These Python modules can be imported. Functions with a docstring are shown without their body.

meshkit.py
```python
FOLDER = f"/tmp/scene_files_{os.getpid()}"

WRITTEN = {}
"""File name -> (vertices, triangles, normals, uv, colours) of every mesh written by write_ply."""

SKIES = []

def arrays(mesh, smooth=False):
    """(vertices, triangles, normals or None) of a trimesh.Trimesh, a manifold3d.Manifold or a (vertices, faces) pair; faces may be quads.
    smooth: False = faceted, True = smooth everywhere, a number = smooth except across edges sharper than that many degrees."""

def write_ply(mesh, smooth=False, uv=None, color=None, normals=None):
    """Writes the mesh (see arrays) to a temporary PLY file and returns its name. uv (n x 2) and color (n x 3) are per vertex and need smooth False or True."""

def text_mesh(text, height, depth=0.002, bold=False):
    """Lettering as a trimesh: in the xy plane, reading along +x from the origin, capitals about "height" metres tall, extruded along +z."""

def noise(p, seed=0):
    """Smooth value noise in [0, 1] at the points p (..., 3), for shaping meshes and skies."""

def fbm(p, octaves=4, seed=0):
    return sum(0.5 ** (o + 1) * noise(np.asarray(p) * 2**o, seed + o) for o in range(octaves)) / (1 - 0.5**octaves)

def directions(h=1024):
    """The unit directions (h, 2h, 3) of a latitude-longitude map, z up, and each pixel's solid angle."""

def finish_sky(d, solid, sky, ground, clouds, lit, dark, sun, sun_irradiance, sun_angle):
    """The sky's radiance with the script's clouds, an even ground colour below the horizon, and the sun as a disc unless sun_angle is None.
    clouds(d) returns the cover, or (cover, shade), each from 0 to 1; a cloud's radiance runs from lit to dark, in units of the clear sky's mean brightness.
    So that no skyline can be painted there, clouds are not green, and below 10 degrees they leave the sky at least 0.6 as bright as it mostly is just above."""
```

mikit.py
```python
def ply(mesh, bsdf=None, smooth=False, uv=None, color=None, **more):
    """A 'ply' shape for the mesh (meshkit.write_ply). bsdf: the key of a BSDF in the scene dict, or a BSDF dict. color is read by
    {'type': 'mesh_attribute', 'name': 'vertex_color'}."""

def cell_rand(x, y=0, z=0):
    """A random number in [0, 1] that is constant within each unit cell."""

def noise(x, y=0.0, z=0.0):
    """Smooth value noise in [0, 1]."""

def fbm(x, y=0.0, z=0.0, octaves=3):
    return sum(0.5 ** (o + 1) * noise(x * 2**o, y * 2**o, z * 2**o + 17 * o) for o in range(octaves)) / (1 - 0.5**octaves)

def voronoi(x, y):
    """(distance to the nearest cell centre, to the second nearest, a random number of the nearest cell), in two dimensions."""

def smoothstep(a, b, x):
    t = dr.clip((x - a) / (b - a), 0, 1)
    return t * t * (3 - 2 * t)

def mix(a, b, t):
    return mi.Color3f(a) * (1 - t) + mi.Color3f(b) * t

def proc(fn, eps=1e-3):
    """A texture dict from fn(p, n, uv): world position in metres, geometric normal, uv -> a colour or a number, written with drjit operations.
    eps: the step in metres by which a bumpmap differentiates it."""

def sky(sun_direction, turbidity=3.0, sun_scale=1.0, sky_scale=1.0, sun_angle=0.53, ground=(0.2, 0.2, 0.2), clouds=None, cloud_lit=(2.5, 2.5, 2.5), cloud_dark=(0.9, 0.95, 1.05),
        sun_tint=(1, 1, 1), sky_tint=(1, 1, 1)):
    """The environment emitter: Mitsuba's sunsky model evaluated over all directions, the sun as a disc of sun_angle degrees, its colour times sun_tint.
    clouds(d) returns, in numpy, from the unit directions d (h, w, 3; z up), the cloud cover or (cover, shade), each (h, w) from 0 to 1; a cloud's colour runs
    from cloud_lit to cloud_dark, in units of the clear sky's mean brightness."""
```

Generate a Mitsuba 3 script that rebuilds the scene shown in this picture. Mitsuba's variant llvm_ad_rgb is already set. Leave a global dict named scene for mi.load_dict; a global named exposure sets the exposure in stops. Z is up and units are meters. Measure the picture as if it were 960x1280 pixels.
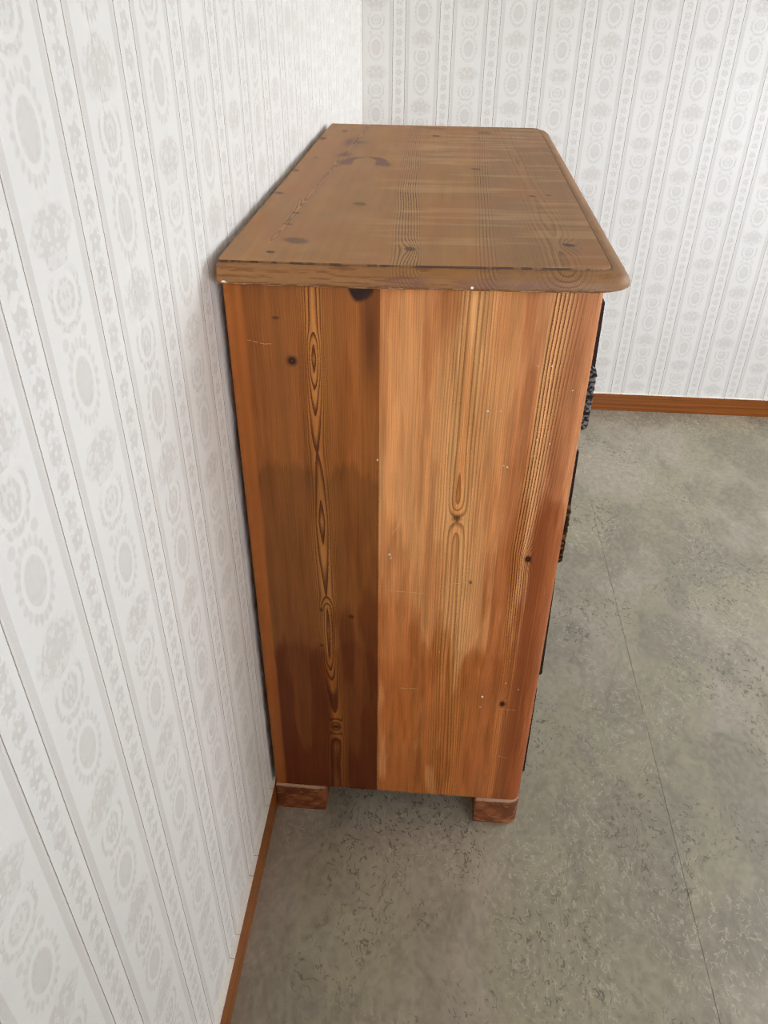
import math, random
import numpy as np, trimesh, manifold3d as m3
import drjit as dr
import mitsuba as mi
import mikit, meshkit
from mikit import noise, fbm, smoothstep, mix, proc
random.seed(3)
T = mi.ScalarTransform4f
scene, labels = {}, {}

# ---------------------------------------------------------------- camera
scene['camera'] = {'type': 'perspective', 'fov': 2 * math.degrees(math.atan(480 / 985.2)), 'fov_axis': 'x', 'near_clip': 0.05, 'far_clip': 100.0,
    'to_world': T().look_at(origin=[0.2665, -0.8886, 1.288], target=[0.2665 - 0.05992, -0.8886 + 0.82247, 1.288 - 0.56564], up=[-0.05191, 0.56332, 0.82460])}

# ---------------------------------------------------------------- light: overcast daylight through the two windows
exposure = 5.62
def cover(d):
    n = meshkit.fbm(d * 3.0, 3, 5)
    return np.ones(d.shape[:2]) * 0.97, 0.25 + 0.3 * n
scene['sky'] = mikit.sky([0.5, -0.6, 0.6], turbidity=3.5, sun_scale=0.0, sky_scale=1.0, ground=(0.25, 0.25, 0.23), clouds=cover, cloud_lit=(2.37, 2.5, 2.69), cloud_dark=(1.68, 1.8, 1.98))

# ---------------------------------------------------------------- measures (metres)
XL, XR, ZB, ZT, H = 0.0102, 0.450, 0.0665, 0.9888, 1.0218      # chest: wall side, front, underside, under the top, top
YE = 0.912                                                     # far end of the chest
YB = 1.7093                                                    # back wall
RX, RY, RZ = 2.20, -2.38, 2.50                                 # right wall, rear wall, ceiling
SEAM = 0.7353
TB, HB = 0.0088, 0.066

# ---------------------------------------------------------------- helpers
def box(x0, x1, y0, y1, z0, z1):
    return trimesh.creation.box(bounds=[[x0, y0, z0], [x1, y1, z1]])

def rbox(x0, x1, y0, y1, z0, z1, r):
    """a box with chamfered edges"""
    pts = []
    for x, sx in ((x0, 1), (x1, -1)):
        for y, sy in ((y0, 1), (y1, -1)):
            for z, sz in ((z0, 1), (z1, -1)):
                pts += [(x + sx * r, y + sy * r, z), (x + sx * r, y, z + sz * r), (x, y + sy * r, z + sz * r)]
    return trimesh.PointCloud(np.array(pts)).convex_hull

def put(key, mesh, bsdf, smooth=False, **lab):
    k, n = key, 0
    while k in scene:
        n += 1
        k = f'{key}_{n:03d}'
    scene[k] = mikit.ply(mesh, bsdf, smooth=smooth)
    if lab:
        labels[k] = lab
    return k

def loft(rings, cap0=True, cap1=True):
    """rings: list of (n,3) closed loops, same n"""
    n = len(rings[0])
    v = np.vstack(rings)
    f = []
    for k in range(len(rings) - 1):
        a, b = k * n, (k + 1) * n
        for i in range(n):
            j = (i + 1) % n
            f += [(a + i, a + j, b + j), (a + i, b + j, b + i)]
    if cap0:
        f += [(0, i + 1, i) for i in range(1, n - 1)]
    if cap1:
        o = (len(rings) - 1) * n
        f += [(o, o + i, o + i + 1) for i in range(1, n - 1)]
    return trimesh.Trimesh(v, np.array(f), process=False)

def rrect(x0, x1, y0, y1, r, n=10):
    """rounded rectangle, counter-clockwise; r = radii of (x0y0, x1y0, x1y1, x0y1)"""
    out = []
    for (cx, cy, rad, a0) in ((x0, y0, r[0], 180), (x1, y0, r[1], 270), (x1, y1, r[2], 0), (x0, y1, r[3], 90)):
        px = cx + (rad if cx == x0 else -rad)
        py = cy + (rad if cy == y0 else -rad)
        for i in range(n + 1):
            a = math.radians(a0 + 90 * i / n)
            out.append((px + rad * math.cos(a), py + rad * math.sin(a)))
    return np.array(out)

def man(mesh):
    return m3.Manifold(m3.Mesh(np.asarray(mesh.vertices, np.float32), np.asarray(mesh.faces, np.uint32)))

def tri(m):
    q = m.to_mesh()
    return trimesh.Trimesh(np.array(q.vert_properties[:, :3]), np.array(q.tri_verts), process=False)

def pw(z, pts):
    """piecewise linear function through (z, value), rising z"""
    out = mi.Float(pts[0][1])
    for (a, va), (b, vb) in zip(pts[:-1], pts[1:]):
        out += (vb - va) / (b - a) * dr.clip(z - a, 0, b - a)
    return out

def sat(x):
    return dr.clip(x, 0, 1)

def C(r, g, b):
    """an sRGB colour (0..255) as linear"""
    return mi.Color3f(*[((c / 255 + 0.055) / 1.055) ** 2.4 if c > 10 else c / 255 / 12.92 for c in (r, g, b)])

def lin(r, g, b):
    return {'type': 'rgb', 'value': [((c / 255 + 0.055) / 1.055) ** 2.4 for c in (r, g, b)]}

def ringline(phi):
    """growth rings: 0 in the pale early wood, 1 in the narrow dark late wood"""
    f = phi - dr.floor(phi)
    return smoothstep(0.35, 0.88, f) * (1 - smoothstep(0.93, 1.0, f))

def blob(x, z, cx, cz, rx, rz):
    return dr.exp(-(dr.square((x - cx) / rx) + dr.square((z - cz) / rz)))

def seg(x, z, x0, z0, x1, z1, w):
    """1 on a thin stroke"""
    dx, dz = x1 - x0, z1 - z0
    t = sat(((x - x0) * dx + (z - z0) * dz) / (dx * dx + dz * dz))
    d = dr.sqrt(dr.square(x - x0 - t * dx) + dr.square(z - z0 - t * dz))
    return 1 - smoothstep(w * 0.5, w, d)

# ---------------------------------------------------------------- materials
def principled(key, color, rough=0.5, spec=0.5, bump=None, scale=1.0, **kw):
    b = {'type': 'principled', 'base_color': color if isinstance(color, dict) else proc(color), 'roughness': rough if not callable(rough) else proc(rough), 'specular': spec, **kw}
    if bump is not None:
        b = {'type': 'bumpmap', 'arbitrary': proc(bump, 4e-4), 'scale': scale, 'bsdf': b}
    scene[key] = {'type': 'twosided', 'bsdf': b}

PER, LW, Q = 0.1315, 0.0358, 0.1735
def paper(s, z, zoff):
    """striped wallpaper: s across (0 at the first line of a narrow stripe), z up"""
    k = dr.floor(s / PER)
    u = s - k * PER
    odd = k - 2 * dr.floor(k / 2)
    # thin dark lines on both sides of the narrow stripe
    d = dr.minimum(dr.minimum(dr.abs(u), dr.abs(u - LW)), dr.abs(u - PER))
    line = 1 - smoothstep(0.00035, 0.00085, d)
    wide = dr.select(u > LW, 1.0, 0.0)
    w = u - (LW + (PER - LW) / 2)
    a = dr.abs(w)
    half = (PER - LW) / 2
    band = wide * smoothstep(half - 0.0115, half - 0.0105, a) * (1 - 0.5 * smoothstep(half - 0.0032, half - 0.0026, a) * (1 - smoothstep(half - 0.0022, half - 0.0016, a)))
    # medallion chain of the wide stripe
    v = z - zoff + odd * Q / 2
    t = v - Q * dr.floor(v / Q + 0.5)                          # -Q/2 .. Q/2, 0 at a medallion
    n1 = noise(a * 330 + 3, t * 330 + 50, odd * 7)
    n2 = noise(a * 160 + 9, t * 160 + 20, odd * 5)
    th = dr.atan2(t / 1.42, a + 1e-5)
    re = dr.sqrt(dr.square(w) + dr.square(t / 1.42))
    lobes = dr.cos(th * 20)
    med = (1 - smoothstep(0.0130, 0.0150, re)) * (0.75 + 0.5 * (n1 - 0.3) * smoothstep(0.004, 0.010, re))
    halo = smoothstep(0.0178, 0.0192, re) * (1 - smoothstep(0.0228 + 0.0012 * lobes, 0.0255 + 0.0012 * lobes, re)) * (0.45 + 0.35 * smoothstep(-0.4, 0.6, lobes) + 0.5 * (n2 - 0.5))
    tl = t + 0.065
    leaf = (1 - smoothstep(0.80, 1.1, dr.sqrt(dr.square(w / 0.030) + dr.square(tl / 0.024)) + 0.5 * (n2 - 0.5))) * (0.35 + 0.65 * smoothstep(0.36, 0.52, n1 * 0.6 + n2 * 0.4))
    tb = v + 0.107
    tb = tb - Q * dr.floor(tb / Q + 0.5)
    rb = dr.sqrt(dr.square(w) + dr.square(tb))
    star = (1 - smoothstep(0.011, 0.0155, rb + 0.006 * (n2 - 0.5))) * (0.35 + 0.75 * smoothstep(0.38, 0.55, n1))
    bowl = smoothstep(0.0185, 0.0200, rb) * (1 - smoothstep(0.0235, 0.0270, rb + 0.006 * (n2 - 0.5))) * (1 - smoothstep(0.008, 0.020, tb)) * (0.4 + 0.6 * smoothstep(0.3, 0.5, n1))
    dots = (1 - smoothstep(0.0040, 0.0058, dr.sqrt(dr.square(a - 0.0165) + dr.square(tb + 0.031)))) * 0.7
    motif = wide * sat(med + halo + leaf + star + bowl + dots) * (1 - smoothstep(half - 0.016, half - 0.0135, a + 0.003 * (n2 - 0.5)))
    # little flower chain of the narrow stripe
    pz = Q / 7
    c = u - LW / 2
    tf = v - pz * dr.floor(v / pz + 0.5)
    rf = dr.sqrt(dr.square(c * 0.9) + dr.square(tf))
    ang = dr.cos(dr.atan2(tf, c) * 5 + k)
    flower = (1 - smoothstep(0.0065, 0.0085, rf - 0.0016 * ang)) * smoothstep(0.0014, 0.0024, rf)
    leafs = (1 - smoothstep(0.0085, 0.0105, dr.abs(c))) * smoothstep(0.5, 0.62, noise(c * 330, v * 330, 4))
    chain = (1 - wide) * sat(flower * 0.9 + leafs * 0.55)
    grey = sat(band * 0.85 + motif + chain)
    weave = fbm(s * 900, z * 900, 2, octaves=2)
    return grey, line, weave

def paper_color(s, z, zoff):
    grey, line, weave = paper(s, z, zoff)
    c = mix(C(233, 231, 227), C(219, 215, 210), grey * (0.75 + 0.5 * weave))
    return mix(c, C(150, 140, 130), line * 0.9)

LEFT0, LEFTZ, BACK0, BACKZ = -0.3120, 1.0297 + Q / 2, 0.0880, 1.1960
principled('wallpaper_left_paint', lambda p, n, uv: paper_color(p.y - LEFT0, p.z, LEFTZ), 0.6, 0.3)
principled('wallpaper_back_paint', lambda p, n, uv: paper_color(p.x - BACK0, p.z, BACKZ + 0.0), 0.6, 0.3)
principled('wallpaper_side_paint', lambda p, n, uv: paper_color(p.y - LEFT0, p.z, LEFTZ), 0.6, 0.3)
principled('plaster', lin(225, 222, 216), 0.8, 0.2)
def fold(p, n, uv):
    """the lines of the striped paper run on over the fold"""
    def lines(s):
        u = s - PER * dr.floor(s / PER)
        return 1 - smoothstep(0.00035, 0.00085, dr.minimum(dr.minimum(dr.abs(u), dr.abs(u - LW)), dr.abs(u - PER)))
    l = dr.select(p.x < TB, lines(p.y - LEFT0), lines(p.x - BACK0))
    return mix(mix(C(240, 237, 229), C(220, 212, 196), fbm(p.y * 90 + p.x * 90, p.z * 200, 1) * 0.5), C(150, 140, 130), l * 0.8)
principled('paper_edge', fold, 0.6, 0.3)
principled('white_paint', lin(238, 238, 235), 0.35, 0.5)
scene['window_glass'] = {'type': 'thindielectric'}

def lino(p, n, uv):
    x, y = p.x, p.y
    ax = x + 0.05 * (fbm(x * 11, y * 8, 1, octaves=4) - 0.5)
    ay = y + 0.05 * (fbm(x * 11 + 40, y * 8, 2, octaves=4) - 0.5)
    tone = fbm(ax * 10, ay * 6, 3, octaves=5)
    hue = fbm(ax * 6 + 7, ay * 4, 5, octaves=3)
    fine = fbm(ax * 140, ay * 100, 6, octaves=4)
    c = mix(C(150, 143, 120), C(160, 150, 134), smoothstep(0.35, 0.65, hue))
    c = mix(c, C(138, 131, 113), smoothstep(0.40, 0.68, tone))
    c = c * (0.80 + 0.40 * fine)
    # pale and dark swirls pressed into the sheet, in loose clusters
    m = smoothstep(0.44, 0.66, fbm(ax * 8 + 20, ay * 5.5, 8, octaves=3))
    lv = 1 - dr.abs(2 * fbm(ax * 125, ay * 85, 9, octaves=3) - 1)
    lb = smoothstep(0.40, 0.60, noise(ax * 190, ay * 130, 10))
    c = mix(c, C(186, 179, 160), smoothstep(0.86, 0.98, lv) * m * lb * 0.55)
    m2 = smoothstep(0.50, 0.68, fbm(ax * 7 + 60, ay * 5, 11, octaves=3))
    dv = 1 - dr.abs(2 * fbm(ax * 135 + 5, ay * 95, 12, octaves=3) - 1)
    spot = smoothstep(0.48, 0.62, noise(ax * 160, ay * 110, 13))
    c = mix(c, C(78, 72, 56), smoothstep(0.86, 0.97, dv) * m2 * spot * 0.62)
    return c
principled('linoleum', lino, 0.42, 0.8)

def board_wood(p, n, uv):
    """baseboard: varnished orange-brown pine"""
    s = p.x + p.y
    l = ringline(p.z * 75 + 2.5 * fbm(s * 1.6, p.z * 25, 1))
    f = fbm(s * 5, p.z * 260, 2)
    c = mix(C(144, 78, 24), C(108, 54, 14), l * 0.6)
    return c * (0.85 + 0.3 * f)
principled('varnished_pine', board_wood, 0.3, 0.5)

# --- the gable of the chest: three boards, grain along z
GA = [(.066, 3.40), (.13, 3.60), (.18, 3.45), (.21, 3.75), (.237, 3.9), (.27, 3.85), (.306, 3.7), (.34, 3.0), (.362, 2.0), (.372, 1.6), (.385, 1.0), (.40, .85), (.45, .55), (.49, .9), (.498, 1.0), (.507, 2.0),
      (.52, 2.95), (.56, 2.6), (.62, 1.9), (.655, 1.4), (.70, 2.1), (.745, 2.6), (.765, 2.9), (.79, 2.45), (.818, 2.0), (.855, 1.0), (.877, 0.0), (.898, -.5), (.918, 0.0), (.933, 1.0), (.945, 1.2), (.99, 1.35)]
XA = [(.066, .121), (.13, .121), (.237, .124), (.378, .1176), (.48, .118), (.60, .1163), (.72, .1151), (.78, .1119), (.906, .1141), (.95, .1148), (.99, .1150)]
GB = [(.066, .3), (.2, .4), (.3, .5), (.38, .7), (.46, .95), (.5, 1.15), (.6, 1.4), (.65, 1.45), (.67, .9), (.69, .35), (.72, .65), (.752, .95), (.78, 1.1), (.99, 1.2)]
XB = [(.066, .312), (.14, .3117), (.45, .305), (.67, .3016), (.75, .302), (.95, .304), (.99, .3045)]
XC = [(.066, .392), (.3, .389), (.4, .3885), (.62, .3800), (.74, .3850), (.90, .3890), (.99, .3920)]
KNOTS = [(.0869, .894, .0058, .0058, 1.0), (.1537, .4813, .0040, .0035, .8), (.1242, .2300, .0060, .0050, .9), (.3016, .6726, .0052, .0050, .55), (.4052, .6093, .0042, .0050, 1.0), (.3971, .3126, .0040, .0058, 1.0), (.1085, .492, .0026, .0040, .8),
         (.1065, .418, .0024, .003, .8), (.070, .948, .0040, .0018, .5), (.328, .5615, .002, .003, .5)]
SCRATCH = [(.2089, .5375, .2619, .5354, .0008), (.2112, .634, .2325, .6788, .0008), (.2308, .3341, .2592, .3349, .0007), (.3017, .5566, .328, .5615, .0007), (.0345, .9187, .0538, .9144, .0007), (.0538, .9144, .063, .9150, .0006),
           (.196, .1700, .214, .1650, .0008), (.3900, .7750, .4000, .7790, .0007), (.398, .3005, .419, .2995, .0009), (.3970, .1850, .4160, .1800, .0009)]
SPECKS = [(.3303, .8373, .0016), (.3461, .838, .0010), (.4012, .9005, .0012), (.3618, .7576, .0016), (.357, .760, .0010), (.1926, .7591, .0016), (.3639, .3263, .0022), (.3619, .3016, .0012), (.2105, .604, .0022), (.2125, .598, .0014), (.419, .348, .0012),
          (.395, .800, .0010), (.412, .795, .0012), (.385, .900, .0010), (.430, .870, .0010), (.398, .36, .0012), (.290, .42, .0010), (.3995, .41, .0010)]

def gable(p, n, uv):
    x, z = p.x, p.z
    wob = (fbm(x * 30, z * 5, 1) - 0.5) * 0.0036
    hair = fbm(x * 1500, z * 22, 2, octaves=2)                  # fine fibres
    streak = fbm(x * 150, z * 4, 3, octaves=3)                  # soft stripes
    cloud = fbm(x * 14, z * 9, 4, octaves=3)
    patch = fbm(x * 60, z * 7, 31, octaves=5)
    kpush = mi.Float(0)
    for (kx, kz, rx, rz, s) in KNOTS[:6]:
        kpush += (1.3 + 1.3 * s) * blob(x, z, kx, kz, rx * 2.0, rz * 3.8)
    isA = dr.select(x < 0.1945, 1.0, 0.0)
    isC = smoothstep(0.3605, 0.3625, x)
    # board A
    dA = x + wob - pw(z, XA)
    rA = dr.sqrt(dr.square(dA) + 0.0030 ** 2)
    rA = rA / 0.0036 + 3 * dr.square(rA / 0.02)
    phA = rA - 0.90 + pw(z, GA) * dr.exp(-dr.square(dA / 0.010)) + kpush
    cA = dr.exp(-dr.square(dA / 0.016)) * 0.95 + 0.10
    # board B
    dB = x + wob * 1.4 - pw(z, XB)
    rB = dr.sqrt(dr.square(dB) + 0.004 ** 2) / 0.0037
    phB = rB - 1.0 + pw(z, GB) * dr.exp(-dr.square(dB / 0.012)) + kpush
    cB = dr.exp(-dr.square(dB / 0.028)) * 0.62 + 0.06
    # board C
    dC = x + wob - pw(z, XC)
    phC = dC / (0.0034 + 0.004 * dr.clip(z - 0.4, 0, 0.6) ** 2) + 0.5 * (z - 0.6) + kpush
    cC = smoothstep(-0.002, 0.001, dC) * (1 - smoothstep(0.010, 0.050, dC)) * (0.30 + 0.7 * smoothstep(0.35, 0.6, z)) + 0.06
    ph = dr.select(isA > 0.5, phA, phB * (1 - isC) + phC * isC)
    con = dr.select(isA > 0.5, cA, cB * (1 - isC) + cC * isC)
    line = ringline(ph) * con
    fineline = ringline(x * 430 + 2.5 * fbm(x * 50, z * 2.5, 7)) * 0.22
    # ground tones of the three boards
    earlyA = mix(C(154, 91, 42), C(196, 132, 68), dr.exp(-dr.square(dA / 0.011)))
    earlyB = mix(C(222, 154, 96), C(236, 176, 112), dr.exp(-dr.square(dB / 0.022)))
    earlyC = mix(C(220, 152, 100), C(230, 168, 110), smoothstep(-0.002, 0.002, dC) * (1 - smoothstep(0.015, 0.04, dC)))
    earlyC = mix(earlyC, C(192, 124, 80), smoothstep(0.018, 0.032, dC) * 0.8)
    early = dr.select(isA > 0.5, earlyA, mix(earlyB, earlyC, isC))
    late = dr.select(isA > 0.5, C(108, 54, 22), mix(C(150, 84, 40), C(132, 66, 32), isC))
    c = mix(early, late, sat(line + fineline * (0.4 + 0.6 * streak)))
    # old stain: brushed vertical streaks and clouds with reddish ground
    c = c * (0.78 + 0.44 * streak) * (0.82 + 0.36 * hair)
    c = mix(c, c * C(214, 186, 164), smoothstep(0.46, 0.70, patch) * (0.30 + 0.25 * (1 - isA)))
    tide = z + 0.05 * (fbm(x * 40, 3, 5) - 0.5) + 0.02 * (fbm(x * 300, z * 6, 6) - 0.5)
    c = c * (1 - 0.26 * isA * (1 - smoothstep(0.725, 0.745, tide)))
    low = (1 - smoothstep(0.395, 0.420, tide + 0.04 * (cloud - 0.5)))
    c = mix(c, c * C(214, 172, 116), low * (0.22 + 0.36 * isA))  # lower boards tinted darker: part stain, part shade put into the colour
    c = c * (0.88 + 0.24 * cloud)
    # old stain in ragged brushed patches, deepened on the lower half to carry shade
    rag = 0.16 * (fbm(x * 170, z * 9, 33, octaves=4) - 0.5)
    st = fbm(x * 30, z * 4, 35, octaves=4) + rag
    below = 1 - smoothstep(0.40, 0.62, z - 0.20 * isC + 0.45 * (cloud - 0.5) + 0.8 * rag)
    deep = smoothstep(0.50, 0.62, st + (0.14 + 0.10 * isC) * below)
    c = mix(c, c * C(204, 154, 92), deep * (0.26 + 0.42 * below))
    # paler worn strip along the wall-side edge
    edge = 1 - smoothstep(0.015, 0.021, x - XL + 0.006 * (fbm(z * 9, x * 30, 9) - 0.5) - 0.004 * z)
    c = mix(c, C(176, 98, 40) * (0.8 + 0.4 * streak), edge * 0.7)
    # dark red-brown streaks near the front edge and along the middle grain of the lower half
    ragz = z + 0.10 * (fbm(x * 220, z * 5, 45, octaves=3) - 0.5)
    st2 = smoothstep(0.398, 0.405, x) * (1 - smoothstep(0.426, 0.434, x)) * (1 - smoothstep(0.60, 0.72, ragz)) * smoothstep(0.30, 0.55, fbm(x * 260, z * 3, 46, octaves=3))
    c = mix(c, C(128, 58, 30), st2 * 0.62)
    mid = dr.exp(-dr.square((x - pw(z, XB)) / 0.0065)) * (1 - smoothstep(0.56, 0.66, ragz)) * smoothstep(0.34, 0.56, fbm(x * 300, z * 6, 47, octaves=3))
    c = mix(c, C(168, 84, 34), mid * 0.6)
    for (kx, kz, rx, rz, s) in KNOTS:
        q = dr.sqrt(dr.square((x - kx) / rx) + dr.square((z - kz) / rz)) + 0.5 * (patch - 0.5)
        c = mix(c, C(92, 46, 22), (1 - smoothstep(0.9, 1.7, q)) * s * 0.6)
        c = mix(c, mix(C(46, 22, 14), C(110, 58, 30), smoothstep(0.0, 0.35, dr.abs(q - 0.45)) * 0.45), (1 - smoothstep(0.75, 1.05, q)) * s)
    # black stain under the top and the drip below it
    q = dr.sqrt(dr.square((x - 0.1735) / 0.0165) + dr.square((z - 0.992) / 0.021)) + 0.5 * (patch - 0.5)
    c = mix(c, C(30, 18, 20), (1 - smoothstep(0.75, 1.05, q)) * 0.95)
    c = mix(c, C(84, 40, 18), blob(x, z, 0.183, 0.93, 0.009, 0.06) * 0.7)
    spk = mi.Float(0)
    for (sx, sz, r) in SPECKS:
        spk = dr.maximum(spk, 1 - smoothstep(0.6, 1.0, dr.sqrt(dr.square(x - sx) + dr.square((z - sz) * 0.8)) / r + 0.5 * (hair - 0.5)))
    c = mix(c, C(226, 214, 200), spk)
    scr = mi.Float(0)
    for s in SCRATCH:
        scr = dr.maximum(scr, seg(x, z, *s))
    return mix(c, C(214, 176, 134), scr * smoothstep(0.25, 0.6, fbm(x * 400, z * 200, 41)) * 0.75)
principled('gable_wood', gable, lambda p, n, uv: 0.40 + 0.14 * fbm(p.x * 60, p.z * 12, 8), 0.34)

# --- the top: grain along y, rings run on round the nosing as end grain
GT = [(-.06, 1.0), (.02, 1.05), (.07, 1.6), (.14, .4), (.2, 1.2), (.32, 2.3), (.45, 1.4), (.6, 2.1), (.8, 1.2), (.97, 2)]
TKNOTS = [(.0886, .0595, .0135, .020, .75, 1), (.1457, .2479, .0075, .014, .7, 1), (.2255, .0384, .0055, .012, .8, 0), (.0673, .0114, .0045, .008, .9, 0), (.4114, .0654, .0060, .010, .9, 0), (.2372, .8118, .0075, .018, .6, 0), (.3102, .500, .0075, .010, .6, 0),
          (.3872, .3144, .0050, .010, .7, 0), (.4107, .3221, .0045, .008, .7, 0), (.0528, .8432, .006, .022, .6, 0), (.0201, .7551, .007, .020, .9, 0), (.0200, .4573, .006, .012, .9, 0), (.0656, .1332, .006, .007, .6, 0), (.0215, .30, .006, .010, .8, 0),
          (.0362, .5662, .004, .01, .6, 0), (.0664, .1901, .006, .008, .6, 0), (.078, .500, .004, .010, .6, 0), (.334, .86, .012, .03, .4, 0), (.2318, .905, .02, .020, .35, 0)]
def top_wood(p, n, uv):
    x, y = p.x, p.y
    z = p.z - 0.0042 * dr.clip((x - 0.18) / 0.29, 0, 1) * dr.clip(1 - y / 0.85, 0, 1)
    wob = (fbm(x * 22, y * 4, 1) - 0.5) * 0.008
    streak = fbm(x * 120, y * 3, z * 120, octaves=3)
    hair = fbm(x * 1200, y * 25, z * 900, octaves=2)
    patch = fbm(x * 30, y * 22, z * 30, octaves=4)
    dz = H + 0.001 - z
    push = mi.Float(0)
    for (kx, ky, rx, ry, s, big) in TKNOTS[2:5:2]:
        push += 2.2 * blob(x, y, kx, ky, rx * 1.8, ry * 2.6)
    d1 = x + wob - 0.398 + 0.10 * dr.clip(y - 0.05, 0, 1) * 0.3         # arch of the front half
    r1 = dr.sqrt(dr.square(d1) + dr.square(dz + 0.004)) / 0.0050
    ph1 = r1 + 0.6 * pw(y * 0.8, GT) * dr.exp(-dr.square(d1 / 0.014)) + push
    c1 = dr.exp(-dr.square(d1 / 0.024)) * (0.28 + 0.34 * (1 - smoothstep(0.05, 0.30, y)))
    d2 = x + wob * 0.8 - (0.236 - 0.055 * dr.clip(y, 0, 1) + 0.035 * dr.clip(y - 0.35, 0, 1))   # lines in the middle
    ph2 = dr.sqrt(dr.square(d2 - 0.010) + dr.square(dz)) / 0.0036 + push
    c2 = smoothstep(-0.034, -0.022, d2) * (1 - smoothstep(0.000, 0.008, d2)) * 0.75
    d3 = x + wob * 0.6 - 0.321 - 0.014 * y
    ph3 = dr.sqrt(dr.square(d3 - 0.014) + dr.square(dz)) / 0.0042
    c3 = smoothstep(-0.022, -0.016, d3) * (1 - smoothstep(0.000, 0.006, d3)) * 0.6
    d4 = x + wob - (0.056 + 0.04 * y)
    ph4 = dr.sqrt(dr.square(d4) + dr.square(dz + 0.003)) / 0.0032 + 3.0 * fbm(y * 7, 2, 2) + 1.5 * noise(y * 25, 5)
    c4 = dr.exp(-dr.square(d4 / 0.013)) * 0.85 * smoothstep(0.03, 0.08, y)
    fine = ringline(x * 380 + dz * 150 + 2.0 * fbm(x * 50, y * 2, 7)) * (0.14 + 0.16 * smoothstep(.29, .33, x))
    line = dr.maximum(dr.maximum(ringline(ph1) * c1, ringline(ph2) * c2), dr.maximum(ringline(ph3) * c3, ringline(ph4) * c4))
    c = mix(C(155, 110, 62), C(147, 107, 69), smoothstep(0.306, 0.316, x))
    zone = dr.maximum(dr.maximum(c1, c2), dr.maximum(c3, c4))
    c = mix(c, C(180, 136, 90), zone * 0.42)                            # paler early wood where the rings stand wide
    c = mix(c, C(104, 68, 38), sat(line * 1.15 + fine))
    c = c * (0.88 + 0.24 * streak) * (0.93 + 0.14 * hair)
    wipe = fbm(x * 7, y * 60, 21, octaves=3)                            # wiped streaks across the grain in the worn varnish
    flat = smoothstep(H - 0.0012, H - 0.0004, z)
    c = mix(c, C(196, 160, 118), smoothstep(0.52, 0.72, wipe) * smoothstep(0.13, 0.22, x) * 0.25 * flat)
    c = c * (0.88 + 0.24 * patch)
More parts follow.
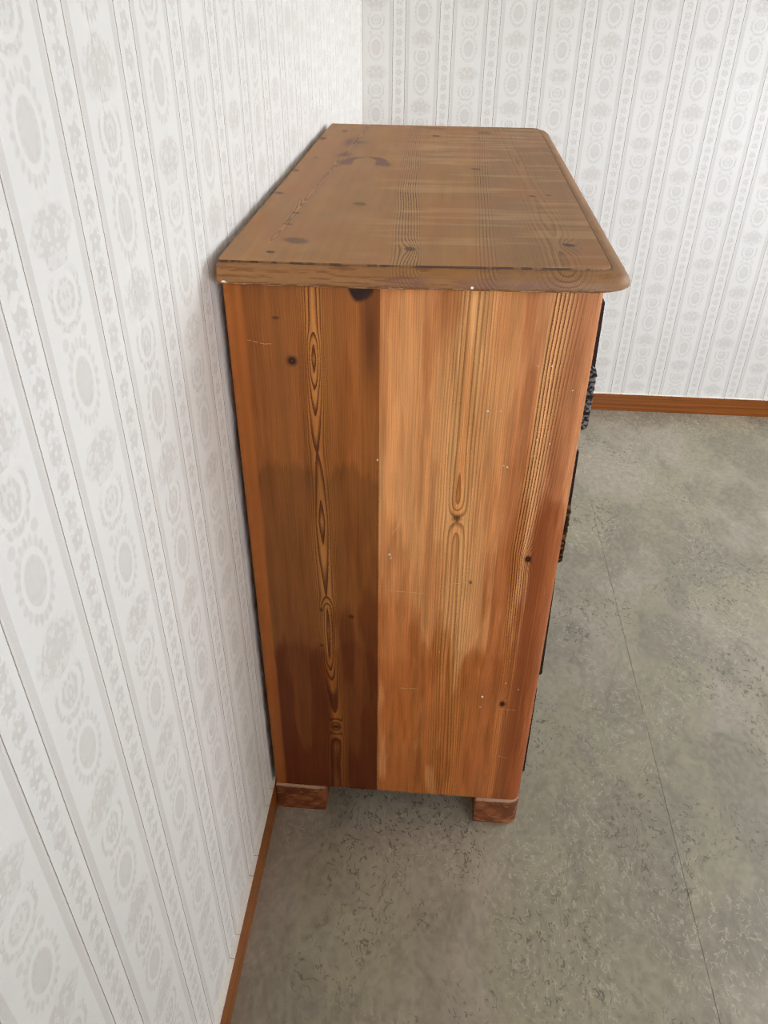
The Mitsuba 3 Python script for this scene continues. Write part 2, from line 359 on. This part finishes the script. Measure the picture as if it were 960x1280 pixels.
    ro = smoothstep(0.52, 0.7, fbm(x * 16, y * 9, 23)) * flat
    c = mix(c, C(156, 100, 58), ro * 0.4)
    # nosing: browner stain left in brushed dashes, purple bruise
    nose = 1 - flat
    nb = fbm(x * 45, y * 45, z * 330, octaves=4)
    c = mix(c, C(138, 92, 50), nose * 0.6 * (1 - smoothstep(.28, .34, x)))
    c = mix(c, C(112, 62, 34), nose * smoothstep(0.50, 0.66, nb) * (0.62 - 0.4 * smoothstep(.25, .32, x)))
    c = mix(c, C(112, 72, 66), nose * sat(blob(x, z, 0.245, 1.007, .035, .006) + blob(x, z, 0.345, 1.008, .050, .007)) * smoothstep(0.3, 0.6, patch) * 0.8)
    # dirt in the quirk beside the flat
    ins = dr.minimum((0.4720 - x) / 1.3, y + 0.0400)
    q = smoothstep(0.0170, 0.0174, ins) * (1 - smoothstep(0.0184, 0.0188, ins))
    c = mix(c, C(66, 40, 34), q * (0.35 + 0.65 * smoothstep(0.35, 0.55, fbm(x * 90, y * 90, 29))) * 0.85)
    for (kx, ky, rx, ry, s, big) in TKNOTS:
        k = dr.sqrt(dr.square((x - kx) / (1.35 * rx)) + dr.square((y - ky + 0.25 * (x - kx)) / (0.75 * ry))) + 0.8 * (patch - 0.5) + 0.3 * (hair - 0.5)
        c = mix(c, C(92, 68, 48) if big else C(80, 48, 34), (1 - smoothstep(0.55, 1.1, k)) * s * flat)
    ring = dr.sqrt(dr.square(x - 0.1235) + dr.square((y - 0.525) * 0.55))
    th = dr.atan2((y - 0.525) * 0.55, x - 0.1235)
    side = dr.square(dr.cos(th))
    arc = (1 - smoothstep(0.002 + 0.007 * side, 0.005 + 0.011 * side, dr.abs(ring - 0.031) + 0.012 * (patch - 0.5))) * smoothstep(-0.45, 0.0, dr.sin(th)) * smoothstep(0.34, 0.52, patch + 0.16 * side)
    arc = dr.maximum(arc, dr.maximum(blob(x, y, 0.076, 0.725, 0.008, 0.04), blob(x, y, 0.096, 0.722, 0.012, 0.014)) * smoothstep(0.3, 0.5, patch) * 1.2)
    arc = dr.maximum(arc, blob(x, y, 0.080, 0.600, 0.012, 0.016) * smoothstep(0.35, 0.5, patch) * 1.2)
    c = mix(c, C(104, 62, 56), sat(arc) * flat * 0.8)
    # chips of white paint and pale chips along the edges
    ch = 1 - smoothstep(0.7, 1.0, dr.sqrt(dr.square((x - 0.0235) / 0.0032) + dr.square((z - 1.0022) / 0.0024)))
    ch = dr.maximum(ch, 1 - smoothstep(0.7, 1.0, dr.sqrt(dr.square((x - 0.298) / 0.0018) + dr.square((z - 1.0035) / 0.0018))))
    c = mix(c, C(238, 234, 226), ch * nose * dr.select(y < -0.02, 1.0, 0.0))
    lip = (1 - smoothstep(1.0005, 1.0035, z)) * smoothstep(0.5, 0.66, fbm(x * 120, y * 120, 37))
    c = mix(c, C(208, 190, 168), lip * 0.5)
    return c
principled('top_wood', top_wood, lambda p, n, uv: 0.46 + 0.16 * fbm(p.x * 40, p.y * 30, 8), 0.42)

def foot_wood(p, n, uv):
    x, y, z = p.x, p.y, p.z
    b = fbm(x * 60, y * 60, z * 60, octaves=4)
    c = mix(C(112, 57, 30), C(148, 86, 50), smoothstep(0.35, 0.7, b))
    worn = smoothstep(ZB - 0.0052, ZB - 0.0030, z + 0.004 * (fbm(x * 130, y * 130, 3) - 0.5))   # chipped paint along the bevel
    c = mix(c, C(184, 150, 122), worn * 0.8)
    sc = smoothstep(0.60, 0.72, fbm(x * 70, y * 70, z * 160 + 5, octaves=3))
    return mix(c, C(186, 150, 124), sc * 0.35)
principled('foot_wood', foot_wood, 0.5, 0.4)

def raw_wood(p, n, uv):
    f = fbm(p.x * 40, p.y * 3, p.z * 200)
    return mix(C(120, 78, 44), C(78, 48, 26), f)
principled('raw_wood', raw_wood, 0.7, 0.3)

def dark_wood(p, n, uv):
    f = fbm(p.x * 90, p.y * 4, p.z * 160)
    return mix(C(52, 26, 16), C(30, 14, 10), f)
principled('dark_wood', dark_wood, 0.4, 0.5)
def frame_wood(p, n, uv):
    f = fbm(p.x * 90, p.y * 6, p.z * 120)
    return mix(C(168, 100, 56), C(128, 68, 36), f)
principled('frame_wood', frame_wood, 0.45, 0.5)
def grey_metal(p, n, uv):
    f = fbm(p.x * 300, p.y * 300, p.z * 300, octaves=3)
    return mix(C(40, 35, 35), C(138, 133, 132), smoothstep(0.40, 0.68, f))
principled('grey_metal', grey_metal, 0.35, 0.5, metallic=0.4)
def brown_metal(p, n, uv):
    f = fbm(p.x * 240, p.y * 240, p.z * 240, octaves=3)
    return mix(C(46, 24, 12), C(128, 92, 44), smoothstep(0.46, 0.66, f))
principled('brown_metal', brown_metal, 0.35, 0.5, metallic=0.4)

# ---------------------------------------------------------------- the room
STRUCT = {'kind': 'structure'}
put('floor', box(-0.1, RX + 0.1, RY - 0.1, YB + 0.1, -0.1, -0.003), 'plaster', **STRUCT)
put('floor__linoleum_sheet', box(0.0, SEAM - 0.0004, RY, YB, -0.003, 0.0), 'linoleum')
put('floor__linoleum_sheet', box(SEAM + 0.0004, RX, RY, YB, -0.003, -0.0001), 'linoleum')
put('ceiling', box(-0.1, RX + 0.1, RY - 0.1, YB + 0.1, RZ, RZ + 0.1), 'plaster', **STRUCT)
put('wall_left', box(-0.1, -0.001, RY - 0.1, YB + 0.1, 0, RZ), 'plaster', **STRUCT)
ys = [RY] + [y for y in (-0.2345 + 0.526 * k for k in range(-8, 6)) if RY + 0.05 < y < YB - 0.05] + [YB - 0.001]
for a, b in zip(ys[:-1], ys[1:]):
    put('wall_left__wallpaper_strip', box(-0.001, 0.0, a + 0.00025, b - 0.00025, 0.03, RZ), 'wallpaper_left_paint')
put('wall_back', box(-0.1, RX + 0.1, YB, YB + 0.1, 0, RZ), 'wallpaper_back_paint', **STRUCT)

# windows: opening, frame, glazing bar, panes, sill
def window_wall(key, axis, at, lo, hi, wins, bsdf):
    """a wall across 'axis' at coordinate 'at' (outwards away from the room), from lo to hi, with openings (a, b, z0, z1)"""
    out = 0.12
    sgn = 1 if at > 0 else -1
    def b3(a, b, z0, z1, d0, d1):
        d0, d1 = sorted((at + sgn * d0, at + sgn * d1))
        return box(d0, d1, a, b, z0, z1) if axis == 'x' else box(a, b, d0, d1, z0, z1)
    w = man(b3(lo, hi, 0, RZ, 0, out))
    for (a, b, z0, z1) in wins:
        w = w - man(b3(a, b, z0, z1, -0.1, out + 0.1))
    put(key, tri(w), bsdf, **STRUCT)
    for (a, b, z0, z1) in wins:
        t = 0.06
        f = man(b3(a, b, z0, z1, 0.04, 0.10))
        m = (a + b) / 2
        for (p, q) in ((a + t, m - t / 2), (m + t / 2, b - t)):
            f = f - man(b3(p, q, z0 + t, z1 - t, -0.1, 0.3))
        win = put('window_%d' % (len([k for k in scene if k.startswith('window_') and k[7:].isdigit()]) + 1), tri(f), 'white_paint', **STRUCT)
        for (p, q) in ((a + t, m - t / 2), (m + t / 2, b - t)):
            put(win + '__pane', b3(p, q, z0 + t, z1 - t, 0.068, 0.072).slice_plane([0, 0, 0], [0, 0, 1]) if False else pane(axis, at + sgn * 0.07, p, q, z0 + t, z1 - t), 'window_glass')
        put(win + '__sill', b3(a - 0.04, b + 0.04, z0 - 0.03, z0, -0.03, 0.04), 'white_paint')

def pane(axis, at, p, q, z0, z1):
    v = [(at, p, z0), (at, q, z0), (at, q, z1), (at, p, z1)] if axis == 'x' else [(p, at, z0), (q, at, z0), (q, at, z1), (p, at, z1)]
    return trimesh.Trimesh(v, [(0, 1, 2), (0, 2, 3)], process=False)

window_wall('wall_right', 'x', RX, RY - 0.1, YB, [(0.22, 1.36, 0.85, 1.98)], 'wallpaper_side_paint')
window_wall('wall_rear', 'y', RY, -0.1, RX, [(0.70, 2.10, 0.50, 2.30)], 'plaster')

# baseboards with the tail of the wallpaper folded over their top
put('baseboard_left', rbox(0.0, TB, RY, YB, 0.0, HB - 0.001, 0.0008), 'varnished_pine', **STRUCT)
put('baseboard_left__paper_fold', box(0.0, TB - 0.0014, RY, YB, HB - 0.001, HB), 'paper_edge', label='pale edge of wallpaper folded over the top of the baseboard')
put('baseboard_back', rbox(TB, RX, YB - 0.010, YB, 0.0, 0.063, 0.0008), 'varnished_pine', **STRUCT)
put('baseboard_back__paper_fold', box(TB, RX, YB - 0.0075, YB, 0.063, 0.0645), 'paper_edge', label='pale edge of wallpaper folded over the top of the baseboard')

# ---------------------------------------------------------------- the chest of drawers
CH = 'chest_of_drawers'
labels[CH] = {'label': 'old stained pine chest of drawers standing against the striped wallpaper, its worn side facing us', 'category': 'chest of drawers'}
def prism(outline, z0, z1):
    return loft([np.c_[outline, np.full(len(outline), z0)], np.c_[outline, np.full(len(outline), z1)]])
# near gable: three glued boards, the front corner rounded
R0 = 0.016
gab = man(prism(rrect(XL, XR, 0.0, 0.022, (0.0012, R0, 0.0006, 0.0006), 8), ZB, ZT + 0.003))
gab_far = man(prism(rrect(XL, XR, YE - 0.022, YE, (0.0006, 0.0006, R0, 0.0012), 8), ZB, ZT))
J1, J2 = 0.1945, 0.3615
for key, g, y0, y1 in ((CH + '__side_panel', gab, -0.01, 0.03), (CH + '__side_panel_001', gab_far, YE - 0.03, YE + 0.01)):
    for a, b in ((0.0, J1), (J1, J2), (J2, 0.5)):
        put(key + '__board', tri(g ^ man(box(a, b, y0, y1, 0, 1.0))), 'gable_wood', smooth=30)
put(CH + '__back_panel', box(XL, XL + 0.010, 0.022, YE - 0.022, ZB, ZT), 'raw_wood')
put(CH + '__bottom_panel', box(XL + 0.010, XR - 0.012, 0.022, YE - 0.022, ZB + 0.004, ZB + 0.022), 'raw_wood')
# drawers: proud dark fronts between rails, the upper ones leaning out a little
ZD = [(0.802, 0.974, .0065, .0092), (0.585, 0.772, .0060, .0084), (0.355, 0.556, .0035, .0076), (0.110, 0.327, .0040, .0060)]
for i, (z0, z1, dt, db) in enumerate(ZD):
    y0, y1 = 0.0285, YE - 0.0285
    prof = np.array([(XR - 0.014, z0), (XR + db - 0.003, z0), (XR + db, z0 + 0.003), (XR + dt, z1 - 0.003), (XR + dt - 0.003, z1), (XR - 0.014, z1)])
    r = [np.c_[prof[:, 0], np.full(6, y), prof[:, 1]] for y in (y0, y1)]
    d = put(CH + '__drawer', loft(r[::-1]), 'dark_wood', label=None) if False else put(CH + '__drawer', loft(r[::-1]), 'dark_wood')
    # box of the drawer behind its front
    put(d + '__drawer_box', box(XL + 0.02, XR - 0.014, 0.040, YE - 0.040, z0 + 0.006, z1 - 0.02), 'raw_wood')
    ym = (y0 + y1) / 2
    s = trimesh.creation.cylinder(radius=0.014, height=0.002, sections=24)
    s.apply_transform(trimesh.transformations.rotation_matrix(math.pi / 2, [0, 1, 0]))
    s.apply_scale([1, 1, 1.5])
    zc = z0 + 0.62 * (z1 - z0)
    s.apply_translation([XR + db + (dt - db) * 0.62 + 0.0010, ym, zc])
    put(d + '__keyhole_plate', s, 'brown_metal', smooth=30)
    if i < 2:
        zt = (0.893, 0.690)[i]
        xo = XR + (0.0114, 0.0086)[i]
        rr = []
        nseg = 26
        for k in range(nseg + 1):
            f = k / nseg
            z = z0 - 0.001 + (zt - z0) * f
            e = min(1.0, math.sqrt(max(0.0, 1 - (1 - min(f * 9, 1)) ** 2)), 0.25 + (1 - f) * 8)
            x1 = XR + 0.002 + (xo - XR - 0.002) * e + (0.0006 * math.sin(f * 61) + 0.0005 * math.sin(f * 97 + 1))
            rr.append(np.c_[rrect(XR - 0.004, x1, 0.0262, 0.0285 + 0.012, (0.0003, 0.002, 0.002, 0.0003), 3), np.full(16, z)])
        put(d + '__edge_fitting', loft(rr), ('grey_metal', 'brown_metal')[i], smooth=40, label=('mottled grey edge fitting on the top drawer', 'brown flecked edge fitting on the second drawer')[i])
for (z0, z1) in ((0.774, 0.800), (0.558, 0.583), (0.329, 0.353), (0.0905, 0.108)):
    put(CH + '__rail', box(XR - 0.030, XR - 0.002, 0.022, YE - 0.022, z0, z1), 'frame_wood')
# feet: square blocks a little proud, bevelled along the top
def foot(x0, x1, y0, y1, r):
    o = 0.0035
    rings = []
    for (ins, z) in ((0.0015, 0.0), (0.0, 0.0015), (0.0, ZB - 0.0042), (0.0032, ZB - 0.0002)):
        rr = tuple(max(q - ins, 0.0006) for q in r)
        rings.append(np.c_[rrect(x0 + (ins if x0 > 0.05 else 0), x1 - ins, y0 + ins, y1 - ins, rr, 6), np.full(28, z)])
    return loft(rings)
for (y0, y1, near) in ((-0.0040, 0.058, True), (YE - 0.058, YE + 0.0040, False)):
    put(CH + '__foot', foot(XL, 0.1004, y0, y1, (0.001,) * 4), 'foot_wood', smooth=25)
    put(CH + '__foot', foot(0.3715, XR + 0.0015, y0, y1, (0.001, 0.022, 0.001, 0.001) if near else (0.001, 0.001, 0.022, 0.001)), 'foot_wood', smooth=25)
# the top: flat field, quirk, thumbnail nosing on three sides; two boards
def top_outline(ins, zed):
    x0, x1, y0, y1 = 0.0140, 0.4720, -0.0400, 0.9550
    r = max(0.032 - ins, 0.006)
    rl = 0.004
    o = rrect(x0, x1 - ins * 1.3, y0 + ins, y1 - ins, (rl, r, r, rl), 10)
    return np.c_[o, np.full(len(o), zed)]
prof = [(0.0400, ZT), (0.0300, ZT + 0.0016), (0.0190, ZT + 0.0050), (0.0110, ZT + 0.0085), (0.0050, ZT + 0.0110), (0.0015, ZT + 0.0126), (0.0, ZT + 0.0140)]
for k in range(1, 9):
    a = math.radians(90 * k / 9)
    prof.append((0.0158 * (1 - math.cos(a)) ** 0.9, ZT + 0.0140 + (H - 0.0022 - ZT - 0.0140) * math.sin(a)))
prof += [(0.0166, H - 0.0024), (0.0174, H - 0.0034), (0.0180, H - 0.0034), (0.0184, H - 0.0007), (0.0192, H)]
def cup(x, y):
    """the old top has cupped: its front corner stands a little proud of the gable"""
    return 0.0042 * np.clip((x - 0.18) / 0.29, 0, 1) * np.clip(1 - y / 0.85, 0, 1)
slab = man(loft([top_outline(i, z) for i, z in prof])).refine_to_length(0.02)
slab = slab.warp_batch(lambda v: np.c_[v[:, 0], v[:, 1], v[:, 2] + cup(v[:, 0], v[:, 1])])
JT = 0.312
put(CH + '__top__board', tri(slab ^ man(box(-0.1, JT, -1, 2, 0, 2))), 'top_wood', smooth=28)
put(CH + '__top__board', tri(slab ^ man(box(JT, 1, -1, 2, 0, 2))), 'top_wood', smooth=28)

# ---------------------------------------------------------------- added low cupboard, unseen behind the viewer, to shade lower gable and near floor
def cup_wood(p, n, uv):
    f = fbm(p.x * 8, p.y * 30, p.z * 60)
    return mix(C(70, 44, 28), C(46, 28, 18), f)
principled('shade_cupboard_wood', cup_wood, 0.4, 0.5)
CU = 'added_shade_cupboard'
labels[CU] = {'label': 'added low dark brown two-door cupboard, unseen behind the viewer, there to shade the lower gable', 'category': 'cupboard'}
cx0, cx1, cy0, cy1, ch = 0.12, 0.95, -1.64, -1.22, 1.06
put(CU + '__body', rbox(cx0, cx1, cy0, cy1 - 0.02, 0.06, ch - 0.025, 0.002), 'shade_cupboard_wood')
put(CU + '__plinth', box(cx0 + 0.02, cx1 - 0.02, cy0 + 0.02, cy1 - 0.05, 0.0, 0.06), 'shade_cupboard_wood')
put(CU + '__worktop', rbox(cx0 - 0.01, cx1 + 0.01, cy0, cy1 + 0.01, ch - 0.025, ch, 0.004), 'shade_cupboard_wood')
xm = (cx0 + cx1) / 2
for (a, b, kx) in ((cx0 + 0.004, xm - 0.002, xm - 0.04), (xm + 0.002, cx1 - 0.004, xm + 0.04)):
    d = put(CU + '__door', rbox(a, b, cy1 - 0.02, cy1, 0.068, ch - 0.03, 0.003), 'shade_cupboard_wood')
    k = trimesh.creation.icosphere(3, 0.014)
    k.apply_translation([kx, cy1 + 0.012, 0.55])
    put(d + '__knob', k, 'brown_metal', smooth=True)
